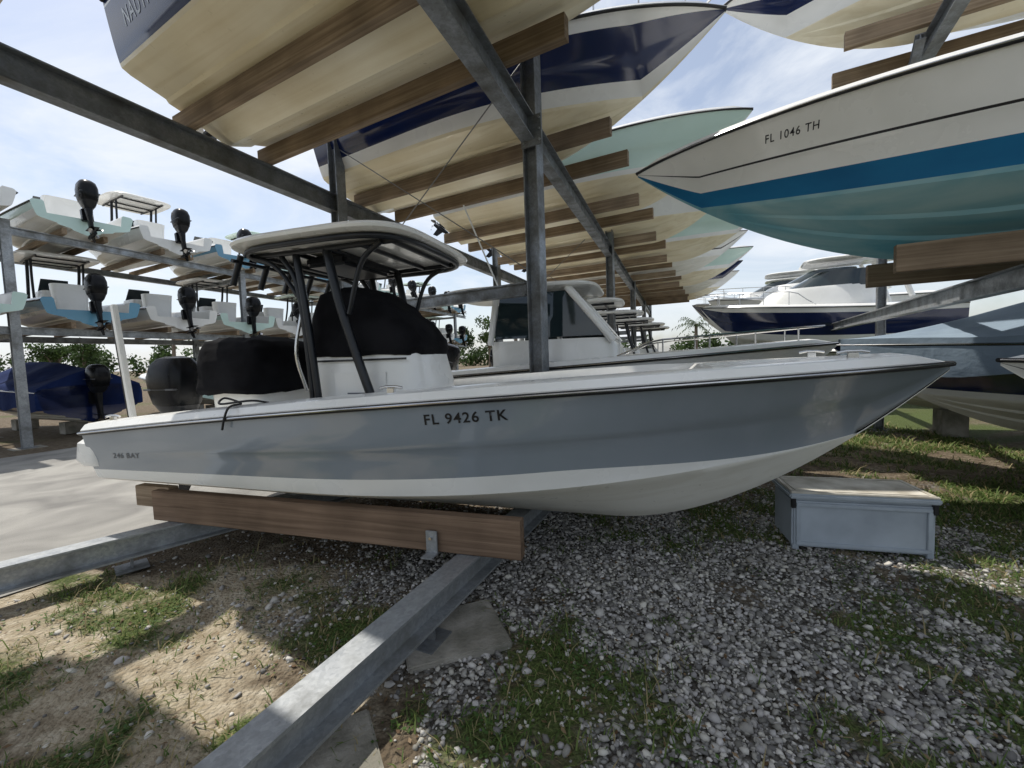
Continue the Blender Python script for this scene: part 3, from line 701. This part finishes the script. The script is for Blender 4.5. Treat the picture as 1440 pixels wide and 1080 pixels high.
V=[];gA=[];grA=[];saA=[]
def gz(x,y):
    if not(-5.5<x<6.2 and .5<y<7): return 0
    u=x*.873-y*.487; k=sstep((u+4.6)/.5)
    return (.026*fbm(x,y,1.6,5)+.008*nz(x,y,9,2))*k-.004
for y in ys:
    for x in xs:
        g,gr,sa=masks(x,y)
        V.append((x,y,gz(x,y))); gA.append(g); grA.append(gr); saA.append(sa)
nx=len(xs); F=[]
for j in range(len(ys)-1):
    for i in range(nx-1):
        a=j*nx+i; F.append((a,a+1,a+nx+1,a+nx))
gm=bpy.data.materials.new('ground_soil_gravel_grass'); nt,N,Lk,P=nodes_of(gm)
tc=N.new('ShaderNodeTexCoord')
def noi(scale,detail=8,rough=.6):
    n=N.new('ShaderNodeTexNoise'); n.inputs['Scale'].default_value=scale; n.inputs['Detail'].default_value=detail; n.inputs['Roughness'].default_value=rough
    Lk.new(tc.outputs['Object'],n.inputs['Vector']); return n
def ramp(src,stops):
    r=N.new('ShaderNodeValToRGB'); e=r.color_ramp.elements
    e[0].position=stops[0][0]; e[0].color=(*stops[0][1],1); e[1].position=stops[-1][0]; e[1].color=(*stops[-1][1],1)
    for p_,c_ in stops[1:-1]:
        k=e.new(p_); k.color=(*c_,1)
    Lk.new(src,r.inputs[0]); return r
def attr(nm):
    a=N.new('ShaderNodeAttribute'); a.attribute_name=nm; return a
n1=noi(9); n2=noi(60,4); n3=noi(2.2)
soil=ramp(n1.outputs['Fac'],[(.3,(.075,.055,.036)),(.5,(.135,.105,.072)),(.7,(.22,.185,.135))])
sand=ramp(n1.outputs['Fac'],[(.3,(.24,.19,.125)),(.55,(.39,.335,.245)),(.72,(.52,.465,.37))])
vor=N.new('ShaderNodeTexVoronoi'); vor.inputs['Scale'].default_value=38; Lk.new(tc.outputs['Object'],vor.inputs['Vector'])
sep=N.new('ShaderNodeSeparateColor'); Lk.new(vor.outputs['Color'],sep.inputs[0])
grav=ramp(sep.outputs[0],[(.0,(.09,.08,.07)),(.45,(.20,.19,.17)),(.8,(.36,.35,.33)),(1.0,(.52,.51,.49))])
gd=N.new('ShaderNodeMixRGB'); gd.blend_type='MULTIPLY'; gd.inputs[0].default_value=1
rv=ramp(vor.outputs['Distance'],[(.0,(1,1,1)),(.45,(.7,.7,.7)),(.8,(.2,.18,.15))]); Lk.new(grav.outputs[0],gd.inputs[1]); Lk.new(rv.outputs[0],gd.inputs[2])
grs=ramp(n2.outputs['Fac'],[(.3,(.035,.045,.015)),(.5,(.075,.10,.030)),(.72,(.15,.17,.065))])
def mixc(a,b,f):
    m_=N.new('ShaderNodeMixRGB'); Lk.new(f,m_.inputs[0]); Lk.new(a,m_.inputs[1]); Lk.new(b,m_.inputs[2]); return m_
def edge(at,nn,amp=.5,lo=.35,hi=.6):
    m1=N.new('ShaderNodeMath'); m1.operation='MULTIPLY_ADD'; m1.inputs[1].default_value=amp; Lk.new(nn,m1.inputs[0]); Lk.new(at,m1.inputs[2])
    m2=N.new('ShaderNodeMapRange'); m2.inputs['From Min'].default_value=lo+amp*.5; m2.inputs['From Max'].default_value=hi+amp*.5; Lk.new(m1.outputs[0],m2.inputs['Value']); return m2
n4=noi(25,6)
x1=mixc(soil.outputs[0],sand.outputs[0],edge(attr('sand').outputs['Fac'],n1.outputs['Fac'],.6,.25,.7).outputs[0])
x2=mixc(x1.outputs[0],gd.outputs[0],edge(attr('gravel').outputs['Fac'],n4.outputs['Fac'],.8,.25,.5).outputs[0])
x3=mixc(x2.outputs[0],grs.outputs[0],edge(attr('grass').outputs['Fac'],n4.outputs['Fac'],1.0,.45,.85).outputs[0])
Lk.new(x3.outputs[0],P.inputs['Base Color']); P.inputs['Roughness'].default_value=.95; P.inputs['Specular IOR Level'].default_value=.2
bp=N.new('ShaderNodeBump'); bp.inputs['Strength'].default_value=.9; bp.inputs['Distance'].default_value=.025
ad=N.new('ShaderNodeMath'); ad.operation='SUBTRACT'; Lk.new(n2.outputs['Fac'],ad.inputs[0]); Lk.new(vor.outputs['Distance'],ad.inputs[1]); Lk.new(ad.outputs[0],bp.inputs['Height']); Lk.new(bp.outputs[0],P.inputs['Normal'])
go=mk('ground',V,F,gm,smooth=180)
for nm,arr in (('grass',gA),('gravel',grA),('sand',saA)):
    at=go.data.attributes.new(nm,'FLOAT','POINT'); at.data.foreach_set('value',arr)
# worn asphalt: large stains plus fine aggregate
asp=mat('asphalt_sun_bleached',(.16,.155,.145),(.31,.30,.275),1.0,rough=.9,bump=.6,bscale=120,detail=15,lo=.32,hi=.62,dist=.9)
V=[];F=[]
dW=Vector((.42,.907,0)).normalized(); n_=80
for i in range(n_*4+1):
    t=-14+i*.25
    e1=Vector((-4.05,3.25,0))+dW*t
    wob=.14*nz(t,0,.9,4)+.06*nz(t,0,3.3,2)
    a=e1+Vector((wob,0,0)); b=e1+Vector((-.907,.42,0))*8.4+Vector((wob,0,0))
    V+=[(a.x,a.y,.008),(b.x,b.y,.008)]
for i in range(n_*4): F.append((2*i,2*i+2,2*i+3,2*i+1))
mk('asphalt_road',V,F,asp)
# gravel stones
t_=(1+5**.5)/2
ico=np.array([(-1,t_,0),(1,t_,0),(-1,-t_,0),(1,-t_,0),(0,-1,t_),(0,1,t_),(0,-1,-t_),(0,1,-t_),(t_,0,-1),(t_,0,1),(-t_,0,-1),(-t_,0,1)])/1.9
icf=np.array([(0,11,5),(0,5,1),(0,1,7),(0,7,10),(0,10,11),(1,5,9),(5,11,4),(11,10,2),(10,7,6),(7,1,8),(3,9,4),(3,4,2),(3,2,6),(3,6,8),(3,8,9),(4,9,5),(2,4,11),(6,2,10),(8,6,7),(9,8,1)])
pos=[]
tries=0
while len(pos)<27000 and tries<150000:
    tries+=1
    y=.9+4.8*random.random()**1.25; x=random.uniform(-4.2,4.6)
    if abs(x)>1.35*y+.3 or x*.873-y*.487<-5.0: continue
    g,gr,sa=masks(x,y)
    if random.random()<gr*(1.05-.55*g) or random.random()<.035: pos.append((x,y,gz(x,y)))
pos=np.array(pos); n=len(pos)
sz=np.random.lognormal(math.log(.0098),.42,n).clip(.004,.029)
scl=np.stack([np.random.uniform(.65,1.35,n),np.random.uniform(.65,1.35,n),np.random.uniform(.45,.85,n)],1)*sz[:,None]
ang=np.random.uniform(0,6.28,n); ca,sa_=np.cos(ang),np.sin(ang)
vv=ico[None]*(1+np.random.uniform(-.34,.34,(n,12,1)))
vv=vv*scl[:,None,:]
tl=np.random.uniform(-.5,.5,n)
vz=vv[:,:,2]+vv[:,:,0]*tl[:,None]
vx=vv[:,:,0]*ca[:,None]-vv[:,:,1]*sa_[:,None]; vy=vv[:,:,0]*sa_[:,None]+vv[:,:,1]*ca[:,None]
VV=np.stack([vx,vy,vz],2)+pos[:,None,:]; VV[:,:,2]+=sz[:,None]*.25
FF=(icf[None]+12*np.arange(n)[:,None,None]).reshape(-1,3)
def fastmesh(name,VV,FF,m,parent=None):
    me=bpy.data.meshes.new(name); VV=VV.reshape(-1,3)
    k=FF.shape[1]
    me.vertices.add(len(VV)); me.vertices.foreach_set('co',VV.astype(np.float32).ravel())
    me.loops.add(FF.size); me.loops.foreach_set('vertex_index',FF.astype(np.int32).ravel())
    me.polygons.add(len(FF)); me.polygons.foreach_set('loop_start',(np.arange(len(FF))*k).astype(np.int32))
    try: me.polygons.foreach_set('loop_total',np.full(len(FF),k,dtype=np.int32))
    except Exception: pass
    me.update(calc_edges=True); me.validate()
    me.materials.append(m); o=bpy.data.objects.new(name,me); COL.objects.link(o)
    if parent: o.parent=parent
    return o
def attrmat(name,rough,tr=0):
    m=bpy.data.materials.new(name); nt,N,Lk,P=nodes_of(m); a=N.new('ShaderNodeAttribute'); a.attribute_name='col'
    Lk.new(a.outputs['Color'],P.inputs['Base Color']); P.inputs['Roughness'].default_value=rough; P.inputs['Specular IOR Level'].default_value=.25
    if tr:
        t=N.new('ShaderNodeBsdfTranslucent'); Lk.new(a.outputs['Color'],t.inputs['Color']); mx=N.new('ShaderNodeMixShader'); mx.inputs[0].default_value=tr
        Lk.new(P.outputs[0],mx.inputs[1]); Lk.new(t.outputs[0],mx.inputs[2]); Lk.new(mx.outputs[0],N['Material Output'].inputs['Surface'])
    return m
def setcol(o,cols):
    at=o.data.color_attributes.new('col','FLOAT_COLOR','POINT')
    c=np.concatenate([cols,np.ones((len(cols),1))],1); at.data.foreach_set('color',c.astype(np.float32).ravel())
gs=fastmesh('gravel',VV,FF,attrmat('gravel_stone',.85))
br=np.random.beta(1.6,2.3,n)*.54+.10
tint=np.stack([br*1.03,br*.985,br*(.86+.10*np.random.rand(n))],1)
setcol(gs,np.repeat(tint,12,0))
# grass blades
pos=[];tries=0
while len(pos)<52000 and tries<240000:
    tries+=1
    y=.9+9*random.random()**1.5; x=random.uniform(-5.0,8)
    if abs(x)>1.35*y+.3: continue
    if x*.873-y*.487<-4.9: continue
    g,gr,sa=masks(x,y)
    cl=nz(x,y,7,33)*.5+.5
    if random.random()<g**1.5*(.2+1.4*cl): pos.append((x,y,gz(x,y)))
pos=np.array(pos); n=len(pos)
far=np.clip(pos[:,1]/3,1,2.2)
hh=np.random.lognormal(math.log(.028),.55,n).clip(.008,.11)*np.sqrt(far)
ww=np.random.uniform(.0015,.0042,n)*far*1.2
an=np.random.uniform(0,6.28,n); dx,dy=np.cos(an),np.sin(an); ln=np.random.uniform(.4,1.9,n)*hh
def blade(h,wf,l): 
    cx=pos[:,0]+dx*ln*l; cy=pos[:,1]+dy*ln*l; cz=pos[:,2]+hh*h
    return (np.stack([cx-dy*ww*wf,cy+dx*ww*wf,cz],1),np.stack([cx+dy*ww*wf,cy-dx*ww*wf,cz],1))
a0,a1=blade(0,1,0); b0,b1=blade(.6,.8,.35); c0_,c1_=blade(.85,.1,1)
VV=np.stack([a0,a1,b1,b0,c1_,c0_],1)
FF=(np.array([(0,1,2,3),(3,2,4,5)])[None]+6*np.arange(n)[:,None,None]).reshape(-1,4)
grassm=attrmat('grass_blade',.6,.35)
gr_=fastmesh('grass',VV,FF,grassm)
k=np.random.rand(n,1); 
dryp=np.where(pos[:,0:1]<-.8,.42,.24)
dry=(np.random.rand(n,1)<dryp)
cg=np.array([[.060,.110,.022]])*(1-k)+np.array([[.16,.21,.06]])*k
cg=np.where(dry,np.array([[.30,.25,.13]]),cg)
setcol(gr_,np.repeat(cg,6,0))
# low broad-leaf weeds and leaf litter
pos=[];tries=0
while len(pos)<9000 and tries<60000:
    tries+=1
    y=.9+4.5*random.random()**1.3; x=random.uniform(-4.5,5)
    if abs(x)>1.35*y+.3 or x*.873-y*.487<-4.9: continue
    g,gr,sa=masks(x,y); w_=nz(x,y,3.3,51)
    if random.random()<g*sstep((w_-.02)/.25): pos.append((x,y,gz(x,y),0))
for i in range(1500):
    y=.9+4.5*random.random()**1.3; x=random.uniform(-1,1)*(1.3*y+.2)
    if x*.873-y*.487<-4.9: continue
    pos.append((x,y,gz(x,y),1))
pos=np.array(pos); n=len(pos)
an=np.random.uniform(0,6.28,n); s_=np.random.uniform(.005,.012,n)*np.where(pos[:,3]>0,1.3,1); tz=np.random.uniform(-.5,.5,n)*s_; hz=np.where(pos[:,3]>0,.010,np.random.uniform(.008,.03,n))
C=np.stack([pos[:,0],pos[:,1],pos[:,2]+hz],1)
d1=np.stack([np.cos(an)*s_*1.3,np.sin(an)*s_*1.3,tz],1); d2=np.stack([-np.sin(an)*s_*.75,np.cos(an)*s_*.75,-tz*.6],1)
VV=np.stack([C-d1,C-d2,C+d1,C+d2],1)
wl=fastmesh('weeds_and_leaf_litter',VV,np.arange(4*n).reshape(-1,4),grassm)
k=np.random.rand(n,1)
cw=np.array([[.045,.10,.025]])*(1-k)+np.array([[.11,.18,.05]])*k
cl2=np.array([[.12,.07,.035]])*(1-k)+np.array([[.30,.21,.12]])*k
setcol(wl,np.repeat(np.where(pos[:,3:4]>0,cl2,cw),4,0))
# ================================================================== TREES
leafm=attrmat('foliage_leaf',.7,.25)
bark=mat('tree_bark',(.12,.09,.065),(.2,.16,.12),6,rough=.9,bump=.5)
def leafcloud(name,clumps,per,size,parent=None,base=(.045,.075,.022)):
    C=[];cc=[]
    for (x,y,z,r) in clumps:
        m_=int(per)
        d=np.random.normal(0,1,(m_,3)); d/=np.linalg.norm(d,axis=1)[:,None]; rad=r*np.random.rand(m_,1)**.45
        C.append(np.array([[x,y,z]])+d*rad*np.array([[1,1,.75]])); tone=random.uniform(.6,1.5)
        cc.append(np.array([base])*tone*np.random.uniform(.7,1.3,(m_,1)))
    C=np.concatenate(C); cc=np.concatenate(cc); n=len(C)
    t1=np.random.normal(0,1,(n,3)); t1/=np.linalg.norm(t1,axis=1)[:,None]; t2=np.cross(t1,np.random.normal(0,1,(n,3))); t2/=np.linalg.norm(t2,axis=1)[:,None]
    s=size*np.random.uniform(.6,1.3,(n,1))
    VV=np.stack([C-t1*s,C-t2*s*.5,C+t1*s,C+t2*s*.5],1); FF=np.arange(4*n).reshape(-1,4)
    o=fastmesh(name,VV,FF,leafm,parent); setcol(o,np.repeat(cc,4,0)); return o
cl=[]
def treeline(pts,h0,h1,dens):
    for i in range(len(pts)-1):
        a=Vector(pts[i]);b=Vector(pts[i+1]); m_=int((b-a).length*dens)
        for k in range(m_):
            p=a.lerp(b,random.random())+Vector((random.uniform(-3,3),random.uniform(-3,3)))
            hh_=random.uniform(h0,h1)*(1+.35*nz(p.x,p.y,.08,2))
            for q in range(3): cl.append((p.x+random.uniform(-1,1),p.y+random.uniform(-1,1),hh_*(.25+.3*q),random.uniform(1.2,2.3)))
treeline([(-150,40),(-110,75),(-50,95),(10,100),(70,95),(130,80),(170,50)],3.0,6.0,.75)
leafcloud('tree_line',cl,60,.42)
def tree(x,y,h):
    e=empty('tree',(x,y,0)); tube('trunk',[(0,0,0),(.1,.05,h*.3),(0,.1,h*.55)],.2,bark,e,rr=[.22,.17,.11])
    cs=[]
    for k in range(9):
        a=random.uniform(0,6.28); r_=random.uniform(.4,.30*h); z=h*random.uniform(.5,.92)
        tube('limb',[(0,.05,h*.42),(math.cos(a)*r_*.5,math.sin(a)*r_*.5,z*.85),(math.cos(a)*r_,math.sin(a)*r_,z)],.06,bark,e,n=6,rr=[.08,.05,.02])
        cs.append((math.cos(a)*r_,math.sin(a)*r_,z,random.uniform(.7,1.25)))
    leafcloud('crown',cs,170,.17,e)
for p in ((-6,46,5.5),(-2.5,50,6.5),(3.5,48,4.6),(-40,40,4.6),(-47,44,5)): tree(*p)
def palm(x,y,h):
    e=empty('palm_tree',(x,y,0)); tube('trunk',[(0,0,0),(.1,0,h*.5),(.15,.1,h)],.16,bark,e,rr=[.2,.15,.13])
    Vv=[];Ff=[]
    for k in range(22):
        a=k*2.399; el=random.uniform(-.5,1.1); Lf=random.uniform(1.4,2.0)
        for i in range(8):
            t=i/7; r_=Lf*t; z=h+math.sin(el)*r_-.9*t*t*Lf*.6
            c=Vector((.15+math.cos(a)*r_*math.cos(el*.7),.1+math.sin(a)*r_*math.cos(el*.7),z)); 
            s=Vector((-math.sin(a),math.cos(a),0))
            for sg in (-1,1):
                for m_ in range(2):
                    tip=c+s*sg*(.38*math.sin(math.pi*min(1,t+.15)))+Vector((math.cos(a)*.2,math.sin(a)*.2,-.18-.1*m_))
                    b=len(Vv); Vv+=[c,c+Vector((math.cos(a)*.07,math.sin(a)*.07,0)),tip]; Ff.append((b,b+1,b+2))
    o=mk('fronds',Vv,Ff,leafm,e); setcol(o,np.random.uniform(.7,1.3,(len(Vv),1))*np.array([[.06,.095,.03]]))
palm(.3,34,4.2); palm(1.4,37,4.8); palm(15.5,36,4.0); palm(-30,38,5)
# ================================================================== WORLD / LIGHT
sd=Vector((-.76,.65,0)).normalized(); el=R(63)
w=bpy.data.worlds.new('World'); sc.world=w; w.use_nodes=True; nt=w.node_tree; N=nt.nodes; Lk=nt.links
bg=N['Background']; sky=N.new('ShaderNodeTexSky'); sky.sky_type='NISHITA'; sky.sun_disc=False; sky.sun_elevation=el; sky.sun_rotation=math.atan2(sd.x,sd.y)
sky.air_density=1.0; sky.dust_density=1.6
tc=N.new('ShaderNodeTexCoord'); mp=N.new('ShaderNodeMapping'); mp.inputs['Scale'].default_value=(1,1,2.6); mp.inputs['Rotation'].default_value=(0,0,.5)
Lk.new(tc.outputs['Generated'],mp.inputs['Vector'])
n=N.new('ShaderNodeTexNoise'); n.inputs['Scale'].default_value=2.6; n.inputs['Detail'].default_value=10; n.inputs['Roughness'].default_value=.6; n.inputs['Distortion'].default_value=.8
Lk.new(mp.outputs[0],n.inputs['Vector'])
r=N.new('ShaderNodeValToRGB'); r.color_ramp.elements[0].position=.38; r.color_ramp.elements[0].color=(.26,.26,.26,1); r.color_ramp.elements[1].position=.64; r.color_ramp.elements[1].color=(.97,.97,.97,1)
Lk.new(n.outputs['Fac'],r.inputs[0])
mx=N.new('ShaderNodeMixRGB'); Lk.new(r.outputs[0],mx.inputs[0]); Lk.new(sky.outputs[0],mx.inputs[1]); mx.inputs[2].default_value=(6.2,6.5,6.9,1)
Lk.new(mx.outputs[0],bg.inputs['Color']); bg.inputs['Strength'].default_value=.15
sl=bpy.data.lights.new('sun','SUN'); sl.energy=5.0; sl.angle=R(.6); sl.color=(1,.95,.87)
so=bpy.data.objects.new('sun',sl); COL.objects.link(so)
dirv=Vector((sd.x*math.cos(el),sd.y*math.cos(el),math.sin(el)))
so.rotation_euler=dirv.to_track_quat('Z','Y').to_euler(); so.location=(0,0,30)
# ================================================================== CAMERA
cd=bpy.data.cameras.new('camera'); cam=bpy.data.objects.new('camera',cd); COL.objects.link(cam)
cd.lens=15.0; cd.sensor_width=36; cd.clip_end=3000; cd.clip_start=.05
pitch=R(3.63); roll=R(2.0)
Mr=Matrix.Rotation(math.pi/2-pitch,4,'X')@Matrix.Rotation(-roll,4,'Z')
cam.matrix_world=Matrix.Translation((0,0,1.75))@Mr
sc.camera=cam
sc.view_settings.view_transform='Standard'; sc.view_settings.look='None'; sc.view_settings.exposure=0
